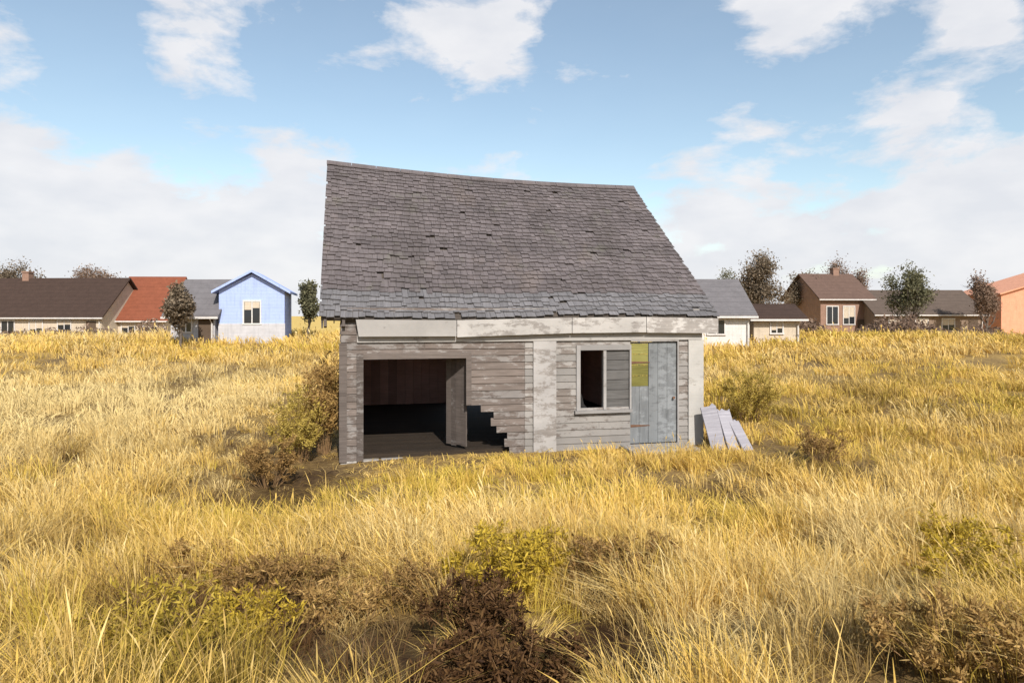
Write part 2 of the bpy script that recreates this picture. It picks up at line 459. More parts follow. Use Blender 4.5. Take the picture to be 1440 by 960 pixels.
for i in range(nx):
    x0 = lerp(LX - 0.04, RX + 0.04, i / nx); x1 = lerp(LX - 0.04, RX + 0.04, (i + 1) / nx) - 0.01
    for sd in (-1, 1):
        sk0, sk1 = [W*.5 + (q - W*.5) * (1 - SKEW / (RX - W*.5)) if q > W*.5 else q for q in (x0, x1)]
        p0 = Vector((sk0, YR, ridge_z(x0) + 0.035)); p1 = Vector((sk1, YR, ridge_z(x1) + 0.035))
        q0 = p0 + Vector((0, sd * 0.11, -0.095)); q1 = p1 + Vector((0, sd * 0.11, -0.095))
        u = Vector((0, 0, 0.018))
        rc.box8([q0, q1, p1, p0, q0 + u, q1 + u, p1 + u, p0 + u], random.uniform(.3, .8))
rc.build('ridge_cap', M['shingle'], house)

# walls -------------------------------------------------------------
def siding(mb, x0, x1, z0, z1, opens, step=0.135, topf=None, ragged=()):
    """horizontal lap boards in the x-z plane, outer face towards -y, holes for 'opens' (x0,x1,z0,z1)"""
    z = z0
    while z < z1 - 0.01:
        zt = min(z + step, z1)
        cuts = []
        for (a, b, c, d) in opens:
            if z + 0.5 * step > c and z + 0.5 * step < d: cuts.append((a, b))
        cuts.sort()
        segs = []; cur = x0; xe = x1
        if topf: 
            l, r_ = topf(zt); cur = max(cur, l); xe = min(xe, r_)
        for a, b in cuts:
            if a > cur: segs.append((cur, min(a, xe)))
            cur = max(cur, b)
        if cur < xe: segs.append((cur, xe))
        for a, b in segs:
            # split long runs into boards of differing tone
            xx = a
            while xx < b - 1e-4:
                ln = random.uniform(1.4, 3.4); e = min(b, xx + ln)
                if b - e < 0.35: e = b
                jz = random.uniform(-0.004, 0.004); sl = random.uniform(-.022, .0) if random.random() < .13 and e - xx > .5 else 0
                mb.box8([(xx, -0.030, z + jz), (e - 0.004, -0.030 + sl * .4, z + sl + random.uniform(-0.005, 0.005)), (e - 0.004, 0, z), (xx, 0, z),
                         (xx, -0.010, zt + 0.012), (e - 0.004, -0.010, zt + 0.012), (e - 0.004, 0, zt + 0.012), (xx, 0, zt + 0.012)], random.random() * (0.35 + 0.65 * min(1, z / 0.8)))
                xx = e
        z = zt

# openings in the front wall (local x along the wall from its left corner)
def lx_of(px):      # wall x that shows at a photograph column
    u = (px - 720) / F
    c, s = math.cos(PSI), math.sin(PSI)
    return (u * house_o[1] - house_o[0]) / (c - u * s)
xa, xb = lx_of(511), lx_of(655)       # gaping doorway
xw0, xw1 = lx_of(815), lx_of(884)     # window
xd0, xd1 = lx_of(886), lx_of(951)     # small side door
WT = EZ + 0.15
opens = [(xa, xb, 0.0, 1.86),  (xw0, xw1, 0.80, 1.98), (xd0, xd1, 0.0, 2.14)]
broken = [(xb, lx_of(p), 0.02 + .135 * k, 0.02 + .135 * (k + 1)) for k, p in enumerate((716, 709, 713, 698, 690, 694, 676))]
fw = MB()
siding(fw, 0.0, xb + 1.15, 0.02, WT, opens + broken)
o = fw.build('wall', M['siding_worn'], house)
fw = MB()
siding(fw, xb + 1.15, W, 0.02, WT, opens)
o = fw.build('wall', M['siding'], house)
# studs and inside lining behind the siding
st = MB()
def lining(mb, opens, y0, y1, x0, x1, z0, z1):
    xs = sorted({x0, x1, *[o[0] for o in opens], *[o[1] for o in opens]})
    for a, b in zip(xs[:-1], xs[1:]):
        if b - a < 1e-4: continue
        mid = (a + b) / 2
        blk = [(o[2], o[3]) for o in opens if o[0] < mid < o[1]]
        z = z0
        for c, d in sorted(blk):
            if c > z: mb.box(a, b, y0, y1, z, c)
            z = max(z, d)
        if z < z1: mb.box(a, b, y0, y1, z, z1)
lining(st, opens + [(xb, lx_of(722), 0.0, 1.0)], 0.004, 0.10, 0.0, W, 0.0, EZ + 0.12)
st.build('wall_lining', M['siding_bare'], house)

def gable_top(zt):
    t = (zt - EZ) / (RZ_L - EZ)
    if t <= 0: return (-1e9, 1e9)
    return (-OV + 0.06 + (YR + OV) * t, D + OV - 0.06 - (YR + OV) * t)
for (nm, mtx) in (('gable_wall', Matrix(((0, 1, 0, 0), (-1, 0, 0, D), (0, 0, 1, 0), (0, 0, 0, 1)))),
                  ('gable_wall', Matrix(((0, -1, 0, W), (1, 0, 0, 0), (0, 0, 1, 0), (0, 0, 0, 1))))):
    g = MB()
    left = mtx[0][3] == 0
    rz = RZ_L if left else RZ_R
    def gt(zt, rz=rz):
        t = (zt - EZ + 0.12) / (rz - EZ)
        if t <= 0: return (-1e9, 1e9)
        return (-OV + (YR + OV) * t + 0.02, D + OV - (YR + OV) * t - 0.02)
    win = [(2.2, 4.0, 0.8, 2.2)]  # unseen window openings, enlarged and left unglazed to lighten the interior
    siding(g, 0, D, 0.02, rz - 0.15, win, topf=gt)
    # inner lining as one polygon each side of the window is enough to stay light tight
    lw = MB(); lining(lw, win, 0.004, 0.06, 0.0, D, 0.0, EZ)
    lw.prism([(0.02, 0.004, EZ + 0.003), (D - 0.02, 0.004, EZ + 0.003), (YR, 0.004, rz - 0.25)], (0, 0.05, 0), 0.3)
    og = g.build(nm, M['siding_bare'] if left else M['siding'], house); og.matrix_local = mtx
    ol = lw.build('wall_lining', M['inner'], og)
    wf = MB()
    for b_ in ((2.15, 2.23, -0.045, 0.05, 0.76, 2.25), (3.97, 4.05, -0.045, 0.05, 0.76, 2.25), (2.23, 3.97, -0.045, 0.05, 2.17, 2.25), (2.1, 4.1, -0.07, 0.05, 0.72, 0.76), (3.08, 3.12, -0.02, 0.03, 0.76, 2.17)):
        wf.box(*b_)
    ow = wf.build('window', M['trim'], house); ow.matrix_local = mtx
# back wall
bw = MB(); siding(bw, 0, W, 0.02, WT, [(W - 4.6, W - 3.0, 0.0, 2.15)])  # unseen rear opening, added to let daylight into the dark interior
ob = bw.build('wall', M['siding_bare'], house); ob.matrix_local = Matrix(((-1, 0, 0, W), (0, -1, 0, D), (0, 0, 1, 0), (0, 0, 0, 1)))
lb = MB()
for i in range(30):
    xl = W * i / 30
    lb.box(xl, xl + W / 30 - 0.006, D - 0.08, D - 0.02, 2.15 if 2.9 < xl < 4.45 else 0, EZ + .1)
lb.build('wall_lining', M['inner'], house)
# floor, ceiling joists, partition
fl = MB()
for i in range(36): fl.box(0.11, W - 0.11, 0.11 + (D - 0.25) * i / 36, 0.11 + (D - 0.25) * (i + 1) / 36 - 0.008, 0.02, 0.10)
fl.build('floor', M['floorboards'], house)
ce = MB()
for i in range(30): ce.box(0.08 + (W - .16) * i / 30, 0.08 + (W - .16) * (i + 1) / 30 - 0.004, 0.12, D - 0.1, EZ - 0.06, EZ - 0.03)
ce.build('ceiling', M['inner'], house)
# foundation stones
fs = MB()
x = -0.02
while x < W:
    w_ = random.uniform(.25, .5); fs.box(x, min(W, x + w_ - 0.02), -0.02 + random.uniform(-.03, 0.01), 0.3, -0.25, 0.016); x += w_
fs.build('foundation', M['stone'], house, bevel=0.03)

# fascia, soffit, frieze, corner boards, posts -----------------------
fa = MB()
cuts_ = [0.26, 2.1, 4.35, 5.9, RX]
for i in range(4):
    x0 = cuts_[i]; x1 = cuts_[i + 1] - 0.012
    dz0, dz1 = random.uniform(-.014, .006), random.uniform(-.014, .006)
    zb = 0.34
    fa.box8([(x0 + (.05 if i == 0 else 0), -OVF - 0.03, eave_z(x0) - zb + dz0), (x1, -OVF - 0.03, eave_z(x1) - zb + dz1), (x1, -OVF - 0.002, eave_z(x1) - zb + dz1), (x0 + (.05 if i == 0 else 0), -OVF - 0.002, eave_z(x0) - zb + dz0),
             (x0, -OVF - 0.03, eave_z(x0) - 0.035), (x1, -OVF - 0.03, eave_z(x1) - 0.035), (x1, -OVF - 0.002, eave_z(x1) - 0.035), (x0, -OVF - 0.002, eave_z(x0) - 0.035)])
fa.build('fascia', M['fascia'], house)
so = MB(); so.box(0.3, RX - 0.02, -OVF + 0.002, -0.034, EZ - 0.300, EZ - 0.283)
so.build('soffit', M['fascia'], house)
for xt in (-0.30, 0.02):
    rt = MB(); rt.prism([(xt, -OVF + .01, EZ - .06), (xt, -OVF + .01, EZ - .17), (xt, -.034, EZ - .20), (xt, -.034, EZ + .02)], (.05, 0, 0), .4); rt.build('rafter_tail', M['siding_bare'], house)
fr = MB(); fr.box(0.28, W, -0.062, -0.032, EZ - 0.47, EZ - 0.305); fr.build('frieze', M['fascia'], house)
for x0 in (LX, RX - 0.03):
    for sd in (-1, 1):
        bb = MB()
        bb.prism([roof_pt(sd, x0, 0.0, -0.10), roof_pt(sd, x0, 1, -0.10), roof_pt(sd, x0, 1, -0.28), roof_pt(sd, x0, 0.0, -0.28)], (0.03, 0, 0))
        bb.build('barge_board', M['fascia'], house)
for (x0, x1, mt) in ((-0.035, 0.10, 'siding_bare'), (W - 0.30, W + 0.035, 'trim_light')):
    cb = MB(); cb.box(x0, x1, -0.058, -0.032, 0.0, EZ - 0.475); cb.build('corner_board', M[mt], house)
# pale wide post between the doorway bay and the window bay
xp0, xp1 = lx_of(749), lx_of(781)
pb = MB(); pb.box(xp0, xp1, -0.066, -0.032, 0.02, EZ - 0.475, 0.9); pb.build('pilaster', M['trim'], house)
# doorway frame
df = MB()
df.box(xa - 0.12, xa, -0.06, 0.10, 0.0, 1.97); df.box(xa, xb + 0.1, -0.055, 0.10, 1.86, 1.97)
df.box(xb, xb + 0.1, -0.055, 0.02, 0.97, 1.86)
df.build('door_frame', M['siding_bare'], house)
# a plank door swung half open inside the doorway's right edge
dr = MB()
for i in range(4):
    dr.box(0.14 * i, 0.14 * (i + 1) - 0.008, -0.03, 0, 0.12 + random.uniform(0, .05), 1.855)
dr.box(0.02, 0.54, -0.055, -0.03, 0.4, 0.5); dr.box(0.02, 0.54, -0.055, -0.03, 1.6, 1.7)
od = dr.build('door', M['siding_bare'], house); od.location = (xb + 0.02, 0.12, 0); od.rotation_euler = (0, 0, R(125))
# window: left sash open and dark, right sash boarded grey
wf = MB()
wz0, wz1 = 0.80, 1.98
wf.box(xw0 - 0.08, xw0, -0.06, 0.08, wz0 - 0.002, wz1 + 0.1); wf.box(xw1, xw1 + 0.035, -0.06, 0.08, wz0 - 0.002, wz1 + 0.1)
wf.box(xw0, xw1, -0.06, 0.08, wz1, wz1 + 0.1); wf.box(xw0 - 0.12, xw1 + 0.04, -0.10, 0.08, wz0 - 0.06, wz0 - 0.004)
xm = (xw0 + xw1) / 2
wf.box(xm - 0.03, xm + 0.03, -0.04, 0.06, wz0, wz1)
win = wf.build('window', M['trim'], house)
g1 = MB(); g1.prism([(xw0, .01, wz0), (xw0 + .2, .01, wz0), (xw0 + .09, .01, wz0 + .12), (xw0 + .05, .01, wz0 + .3), (xw0, .01, wz0 + .36)], (0, .006, 0)); g1.build('glass', M['glass'], win)
bd = MB()
for i in range(6): bd.box(xm + 0.03, xw1, 0.0 - random.uniform(0, .01), 0.03, wz0 + i * 0.196, wz0 + (i + 1) * 0.196 - 0.01)
bd.build('boarding', M['boarding'], win)
# side door: grey planks, upper light boarded with an olive panel
sd = MB()
npk = 5
zc0, zc1 = 1.24, 2.10
for i in range(npk):
    a = xd0 + (xd1 - xd0) * i / npk; b_ = xd0 + (xd1 - xd0) * (i + 1) / npk - 0.006
    if i < 2:
        sd.box(a, b_, 0.0, 0.04, 0.1, zc0); sd.box(a, b_, 0.0, 0.04, zc1, 2.13)
    else:
        sd.box(a, b_, 0.0, 0.04, 0.1, 2.13)
sdo = sd.build('door', M['door'], house)
M['olive_dark'] = wood_mat('dark_olive_board', (0.085, 0.075, 0.018), (0.165, 0.150, 0.040), paint=(0.22, 0.205, 0.07), paint_amt=0.48)
for ks, mt in (((0, 1), 'olive_dark'), ((2, 3), 'olive')):
    ol = MB()
    for i in ks: ol.box(xd0 + 0.004, xd0 + (xd1 - xd0) * 2 / npk - 0.012, 0.005 - .004 * (i % 2), 0.03, zc0 + i * 0.215 + 0.003, zc0 + (i + 1) * 0.215 - 0.006, 0.9)
    op = ol.build('door_panel', M[mt], sdo)
    op['label'] = 'dark olive lower panel of the grey door' if mt == 'olive_dark' else 'pale olive upper panel of the grey door'
for zh in (0.45, 1.72):
    hg = MB(); hg.prism([(xd0 + .01, -.008, zh - .025), (xd0 + .42, -.008, zh - .008), (xd0 + .42, -.008, zh + .008), (xd0 + .01, -.008, zh + .025)], (0, .006, 0), .5); hg.build('hinge', M['rust'], sdo)
kn = MB(); kn.tube([(xd1 - 0.08, 0.0, 1.0), (xd1 - 0.08, -0.06, 1.0)], [0.012, 0.028], 8); kn.build('handle', M['rust'], sdo)
df2 = MB(); df2.box(xd1, xd1 + 0.03, -0.055, 0.05, 0.0, 2.24); df2.box(xd0, xd1, -0.055, 0.05, 2.142, 2.24); df2.build('door_frame', M['trim'], house)
# door step
stp = MB(); stp.box(xd0 - 0.25, xd1 + 0.15, -0.75, -0.06, -0.05, 0.10); stp.build('step', M['stone'], house, bevel=0.03)

# pale boards leaning at the right corner
def board(x, y, w, h, lean, rz, label):
    mb = MB(); jag = [random.uniform(-.07, .0) for _ in range(6)]
    pts = [(-w / 2, -.015, 0), (w / 2, -.015, 0)] + [(w / 2 - w * k / 5, -.015, h + jag[k]) for k in range(6)]
    mb.prism(pts, (0, .03, 0))
    X, Y = hpt(x, y)
    o = mb.build('weathered_board', M['plank'], None, bevel=0.004)
    o.location = (X, Y, gz(X, Y) - 0.03); o.rotation_euler = (R(lean), R(random.uniform(-4, 4)), rz)
    return tag(o, label, 'board', 'loose boards by the corner of the house')
board(W + 0.06, -0.66, 0.34, 0.98, -24, PSI, 'pale grey board leaning against the right corner of the derelict house')
board(W + 0.35, -0.74, 0.30, 0.92, -30, PSI + .12, 'middle silvery board of the three propped beside the right corner of the house')
board(W + 0.61, -0.80, 0.26, 0.74, -38, PSI + .25, 'shortest silvery board in the grass, farthest right from the house corner')

# ------------------------------------------------------------------ trees
def tree(name, label, x, y, h, crown_w, leafmat, nleaf=2600, crown_from=0.25, group=None, leaf=0.16, gaps=0.5):
    z = gz(x, y)
    root = empty(name, (x, y, z), random.uniform(0, 6.28))
    tag(root, label, 'tree', group)
    tr = MB(); tips = []
    def limb(p, d, ln, r, depth):
        pts = [p]; rad = [r]; q = p.copy(); dd = d.copy(); k = 4
        for i in range(k):
            dd = (dd + Vector((random.uniform(-.22, .22), random.uniform(-.22, .22), random.uniform(-.05, .12)))).normalized()
            q = q + dd * ln / k; pts.append(q.copy()); rad.append(r * (1 - 0.55 * (i + 1) / k))
        tr.tube(pts, rad, 6 if depth < 2 else 4, 0.5)
        if depth >= 1: tips.append(q.copy()); tips.append(pts[2].copy())
        if depth < 4:
            for c in range(3 if depth else 5):
                j = random.randint(2, k); a = random.uniform(0, 6.28); sp = random.uniform(.5, 1.0) * crown_w / h * 1.6
                nd = (dd + Vector((math.cos(a) * sp, math.sin(a) * sp, random.uniform(-.1, .3)))).normalized()
                limb(pts[j], nd, ln * random.uniform(.5, .75), max(.012, rad[j] * .62), depth + 1)
    limb(Vector((0, 0, -0.1)), Vector((0, 0, 1)), h * 0.42, h * 0.026, 0)
    tr.build('trunk', M['bark'], root, smooth_=True)
    T = np.array([list(t) for t in tips])
    T = T[T[:, 2] > h * crown_from * 0.6]
    mx = T[:, 2].max(); T[:, 2] *= h * 0.95 / mx
    rr = np.hypot(T[:, 0], T[:, 1]).max(); T[:, :2] *= crown_w * 0.45 / rr
    keep = T[rng.random(len(T)) > gaps * 0.4]
    c = keep[rng.integers(0, len(keep), nleaf)] + rng.normal(0, 1, (nleaf, 3)) * np.array([crown_w * .07, crown_w * .07, h * .045])
    c[:, 2] = np.maximum(c[:, 2], h * crown_from * rng.uniform(.7, 1.1, nleaf))
    a = rng.normal(0, 1, (nleaf, 3)); a /= np.linalg.norm(a, axis=1, keepdims=True)
    b_ = np.cross(a, rng.normal(0, 1, (nleaf, 3))); b_ /= np.linalg.norm(b_, axis=1, keepdims=True)
    s = leaf * rng.uniform(.6, 1.3, (nleaf, 1))
    V = np.stack([c - a * s, c + b_ * s * .55, c + a * s, c - b_ * s * .55], 1).reshape(-1, 3)
    quads_object('crown', V, 4, [(0, 1, 2, 3)], rng.random(nleaf), M[leafmat], root)
    return root

# ------------------------------------------------------------------ village houses
def bmat(name, col, **k): return plain(name, col, 0.85, k.get('var', .12), k.get('scale', 3))
def bmat2(name, col, var=.12, rows=7.0, horizontal=True):
    """wall or roof finish: courses, blotches and rain streaks of real dirt"""
    m, nt, b = new_mat(name)
    n = noise(nt, 2.2, 7, obj_coord(nt)); st = noise(nt, 3.0, 5, obj_coord(nt, (3.0, 3.0, .25)))
    base = ramp(nt, n, [(.3, tuple(c * (1 - var) for c in col)), (.7, tuple(min(1, c * (1 + var)) for c in col))])
    base = mix_col(nt, ramp(nt, st, [(.52, 0.0), (.75, .45)]), base, tuple(c * .55 for c in col))
    wv = nt.nodes.new('ShaderNodeTexWave'); wv.bands_direction = 'Z'; wv.wave_profile = 'SAW'
    wv.inputs['Scale'].default_value = rows * .31; wv.inputs['Distortion'].default_value = .3
    nt.links.new(obj_coord(nt), wv.inputs['Vector'])
    base = mix_col(nt, ramp(nt, wv.outputs['Fac'], [(.0, .5), (.16, 0.0)]), base, tuple(c * .6 for c in col))
    nt.links.new(base, b.inputs['Base Color']); b.inputs['Roughness'].default_value = .85; b.inputs['Specular IOR Level'].default_value = .2
    bump(nt, b, wv.outputs['Fac'], .5, .03)
    return m
def bmat(name, col, **k): return bmat2(name, col, k.get('var', .12), 3.2 if 'roof' in name else 5.0)
VM = {
 'cream': bmat('cream_wall', (0.50, 0.42, 0.33)), 'beige': bmat('beige_wall', (0.46, 0.40, 0.34)),
 'brown_roof': bmat('brown_roof', (0.050, 0.031, 0.024)), 'umber_roof': bmat('umber_roof', (0.095, 0.070, 0.056)), 'red_roof': bmat('red_tile_roof', (0.19, 0.060, 0.032)),
 'grey_roof': bmat('grey_roof', (0.135, 0.125, 0.13)), 'blue': bmat('pale_blue_paint', (0.345, 0.425, 0.70), var=.06),
 'pale': bmat('pale_plinth', (0.45, 0.44, 0.46)), 'brick': bmat('brown_brick', (0.26, 0.16, 0.12)),
 'brick_roof': bmat('faded_red_roof', (0.115, 0.072, 0.056)), 'salmon': bmat('salmon_paint', (0.60, 0.29, 0.185), var=.10), 'dim': bmat('brown_wall', (0.22, 0.16, 0.12)),
 'white': bmat('white_wall', (0.58, 0.55, 0.53)), 'dark': bmat('dark_wood', (0.10, 0.07, 0.05)),
}
def far_house(name, label, cat, px0, px1, dist, top_px, eave_px, wall, roof, gable_front=False, depth=7, rz=0.0, wins=2, door=True, plinth=None):
    x0 = (px0 - 720) / F * dist; x1 = (px1 - 720) / F * dist
    w = x1 - x0; xc = (x0 + x1) / 2
    z = gz(xc, dist)
    ht = ZC + (HOR - top_px) / F * dist - z; he = ZC + (HOR - eave_px) / F * dist - z
    root = empty(name, (xc, dist, z), rz); tag(root, label, cat)
    h2 = w / 2
    wl = MB()
    if gable_front:
        wl.prism([(-h2, 0, -.3), (h2, 0, -.3), (h2, 0, he), (0, 0, ht - .08), (-h2, 0, he)], (0, depth, 0), .5)
    else:
        wl.prism([(-h2, 0, -.3), (-h2, depth, -.3), (-h2, depth, he), (-h2, depth / 2, ht - .08), (-h2, 0, he)], (w, 0, 0), .5)
    wl.build('wall', VM[wall], root)
    rf = MB(); ov = .35; th = .14
    if gable_front:
        for s in (-1, 1):
            sl = (ht - he) / h2
            rf.prism([(0, -ov, ht), (s * (h2 + ov), -ov, he - sl * ov), (s * (h2 + ov), -ov, he - sl * ov + th), (0, -ov, ht + th)], (0, depth + 2 * ov, 0), .5)
    else:
        sl = (ht - he) / (depth / 2)
        for s in (-1, 1):
            yb = depth / 2 + s * (depth / 2 + ov)
            rf.prism([(-h2 - ov, depth / 2, ht), (-h2 - ov, yb, he - sl * ov), (-h2 - ov, yb, he - sl * ov + th), (-h2 - ov, depth / 2, ht + th)], (w + 2 * ov, 0, 0), .5)
    r_ = rf.build('roof', VM[roof], root)
    for i in range(wins):
        cx = -h2 + w * (i + .7) / (wins + .4 + (1 if door else 0) * .6)
        zb = he * .38; zt = he * .78; ww = min(.55, w * .12)
        fm = MB()
        fm.box(cx - ww - .08, cx - ww, -.06, .02, zb, zt); fm.box(cx + ww, cx + ww + .08, -.06, .02, zb, zt)
        fm.box(cx - ww - .1, cx + ww + .1, -.09, .02, zb - .09, zb - .003); fm.box(cx - ww - .08, cx + ww + .08, -.06, .02, zt + .003, zt + .1)
        fm.box(cx - .03, cx + .03, -.05, .02, zb, zt)
        fo = fm.build('window', VM['white'], root)
        pn = MB(); pn.box(cx - ww, cx - .03, -.03, -.02, zb, zt); pn.box(cx + .03, cx + ww, -.03, -.02, zb, zt); pn.build('glass', M['glass'], fo)
        if random.random() < .7:
            bl = MB(); f_ = random.uniform(.2, .75)
            bl.box(cx - ww + .02, cx - .04, -.042, -.034, zt - (zt - zb) * f_, zt - .01); bl.box(cx + .04, cx + ww - .02, -.042, -.034, zt - (zt - zb) * f_ * random.uniform(.6, 1), zt - .01)
            bl.build('blind', VM['cream'], fo)
    if door:
        dx = h2 - min(.9, w * .2)
        dm = MB(); dm.box(dx - .42, dx + .42, -.05, .02, 0, min(2.0, he - .3)); dm.build('door', VM['dark'], root)
    if not gable_front:
        gm = MB(); sl = (ht - he) / (depth / 2); zg = he - sl * ov
        gm.box(-h2 - ov, h2 + ov, -ov - .12, -ov - .012, zg - .06, zg + .05); gm.build('gutter', VM['white'], root)
        pm = MB(); pm.tube([(h2 - .12, -ov - .06, zg - .05), (h2 - .12, -.1, zg - .35), (h2 - .12, -.1, 0)], .05, 6); pm.build('downpipe', VM['white'], root)
    if plinth:
        pm = MB(); pm.box(-h2 - .03, h2 + .03, -.05, .02, -.2, plinth); pm.build('plinth', VM['pale'], root)
    return root, r_, (w, ht, he, depth)

def chimney(r_, x, y, z0, z1):
    mb = MB(); mb.box(x - .3, x + .3, y - .3, y + .3, z0, z1); mb.box(x - .36, x + .36, y - .36, y + .36, z1 + .003, z1 + .12)
    mb.build('chimney', VM['brick'], r_)

a = far_house('village_house', 'low cream house with a dark brown roof at the left edge of the field', 'house', -60, 146, 58, 390, 442, 'cream', 'brown_roof', wins=4, rz=R(-3))
chimney(a[1], -3.0, a[2][3] / 2, a[2][1] - .4, a[2][1] + .6)
a = far_house('village_house', 'small house with a red tiled roof left of the pale blue house', 'house', 160, 232, 60, 388, 446, 'cream', 'red_roof', wins=2, door=False, rz=R(3))
a = far_house('shed', 'grey lean shed between the red roofed house and the pale blue house', 'shed', 240, 302, 39, 393, 440, 'pale', 'grey_roof', wins=1, door=True, depth=5)
a = far_house('village_house', 'pale blue painted gabled house left of the derelict house', 'house', 311, 398, 39.5, 383, 408, 'blue', 'blue', gable_front=True, wins=1, door=False, plinth=1.15, rz=R(13), depth=4.5)
a = far_house('village_house', 'brown brick house with a reddish roof among the trees right of the derelict house', 'house', 1152, 1226, 66, 384, 418, 'brick', 'brick_roof', wins=2, rz=R(6))
chimney(a[1], 1.0, a[2][3] / 2, a[2][1] - .4, a[2][1] + .6)
a = far_house('village_house', 'low brown house behind the olive tree on the right', 'house', 1232, 1382, 64, 408, 440, 'dim', 'umber_roof', wins=3)
a = far_house('village_house', 'salmon pink house at the right edge of the field', 'house', 1408, 1640, 66, 378, 413, 'salmon', 'salmon', gable_front=True, wins=2, door=False)
a = far_house('garage', 'long low pale garage right behind the corner of the derelict house', 'garage', 960, 1054, 39, 392, 440, 'white', 'grey_roof', wins=1, depth=6, door=False)
a = far_house('outbuilding', 'low beige outbuilding under the tallest brown tree', 'outbuilding', 1060, 1124, 40, 430, 446, 'cream', 'brown_roof', wins=1, depth=3, door=False)

for (px, d, top, w, mt, lb, nl) in (
        (432, 43, 394, 2.0, 'leaf_green', 'olive green bushy tree left behind the derelict house', 1500),
        (1086, 58, 350, 5.4, 'leaf_brown', 'tallest brown tree right behind the derelict house', 2600),
        (1036, 70, 378, 5.0, 'leaf_green', 'dull green tree half hidden behind the derelict house roof end', 2400),
        (1136, 70, 380, 4.0, 'leaf_brown', 'low brown tree between the tallest tree and the brick house', 2200),
        (1275, 58, 370, 4.4, 'leaf_green', 'olive tree in front of the low grey roofed house', 2200),
        (1192, 74, 360, 5.0, 'leaf_rust', 'rusty leaved tree behind the brown brick house', 2200),
        (1386, 60, 384, 3.6, 'leaf_rust', 'rusty bush tree beside the salmon pink house', 2000),
        (254, 36.5, 398, 1.7, 'leaf_brown', 'small brown tree in front of the grey shed', 1500),
        (30, 68, 366, 5.5, 'leaf_brown', 'brown tree behind the brown roofed house on the left', 2200),
        (130, 72, 372, 5.0, 'leaf_rust', 'rusty tree behind the right end of the brown roofed house', 2000)):
    x, y = at(px, d)
    h = ZC + (HOR - top) / F * d - gz(x, y)
    tree('tree', lb, x, y, h, w, mt, nl * 4, 0.12 if w < 4.5 else 0.2, 'trees around the village houses', leaf=.095)

# low scrub along the far edge of the field
def scrub(n, y0, y1, px0, px1):
    Y = rng.uniform(y0, y1, n); u = rng.uniform(px0, px1, n); X = (u - 720) / F * Y
    g = vnoise(X * .35, Y * .5, 61); k = rng.random(n) < np.clip((g - .42) * 4, 0, 1)
    X, Y, g = X[k], Y[k], g[k]; n = len(X)
    Z = ground_z(X, Y) + rng.random(n) ** 1.3 * (.5 + 2.2 * np.clip(g - .35, 0, 1)) * (.7 + .6 * vnoise(X * 1.5, Y * 1.5, 8))
    c = np.stack([X, Y, Z], -1)
    a = rng.normal(0, 1, (n, 3)); a[:, 2] += .8; a /= np.linalg.norm(a, axis=1, keepdims=True)
    b_ = np.cross(a, rng.normal(0, 1, (n, 3))); b_ /= np.linalg.norm(b_, axis=1, keepdims=True)
    s_ = .11 * rng.uniform(.5, 1.4, (n, 1))
    return np.stack([c - a * s_, c + b_ * s_ * .5, c + a * s_ * 1.4, c - b_ * s_ * .5], 1).reshape(-1, 3)
V_ = np.concatenate([scrub(60000, 46, 53, 1120, 1500), scrub(20000, 47, 53, -80, 235)])
tag(quads_object('scrub', V_, 4, [(0, 1, 2, 3)], np.clip(rng.normal(.5, .25, len(V_) // 4), 0, 1), M['leaf_rust']),
    'low brown scrub along the far edge of the field', 'scrub', kind='stuff')

# ------------------------------------------------------------------ grass
def in_house(X, Y, m=0.1):
    lx, ly = h_local(X, Y)
    return (lx > -m) & (lx < W + m) & (ly > -m) & (ly < D + m)

def house_dist(X, Y):
    lx, ly = h_local(X, Y)
    return np.hypot(np.maximum(np.maximum(-lx, lx - W), 0), np.maximum(np.maximum(-ly, ly - D), 0))

GV, GT, GH = [], [], []
def blades(X, Y, H, wd, ld, tint, hue, head=0.0):
    """four-ring curved blades; head>0 widens the upper part into a seed head"""
    n = len(X)
    Z = ground_z(X, Y) - 0.02
    pa = rng.uniform(0, 2 * np.pi, n)
    px = np.cos(pa) * wd / 2; py = np.sin(pa) * wd / 2
    droop = 0.10 + 0.25 * rng.random(n)
    def ring(t, wf):
        cx = X + ld[:, 0] * t ** 1.8; cy = Y + ld[:, 1] * t ** 1.8; cz = Z + H * (t - droop * t ** 3)
        return np.stack([cx - px * wf, cy - py * wf, cz], -1), np.stack([cx + px * wf, cy + py * wf, cz], -1)
    if head: R4 = [ring(0, .7), ring(.74, .6), ring(.84, head), ring(1.0, .3)]
    else: R4 = [ring(0, 1), ring(.45, .9), ring(.8, .6), ring(1.0, .1)]
    V = np.stack([q for r in R4 for q in r], 1).reshape(-1, 3)
    GV.append(V); GT.append(np.clip(tint, 0, 1)); GH.append(np.clip(hue, 0, 1))

def tone(X, Y, n):
    T, Hh, B = field(X, Y)
    c2 = fbm(X * .45, Y * .45, 41, 3) - .5; c3 = fbm(X * 1.6, Y * 1.6, 19, 3) - .5
    h2 = fbm(X * .3 + 7, Y * .3, 55, 3) - .5
    tint = .84 + T + c2 * .55 + c3 * .8
    hue = .58 + Hh + h2 * .8 + np.clip(-X / np.maximum(Y, 3) * .2, -.03, .2)
    return tint, hue, B

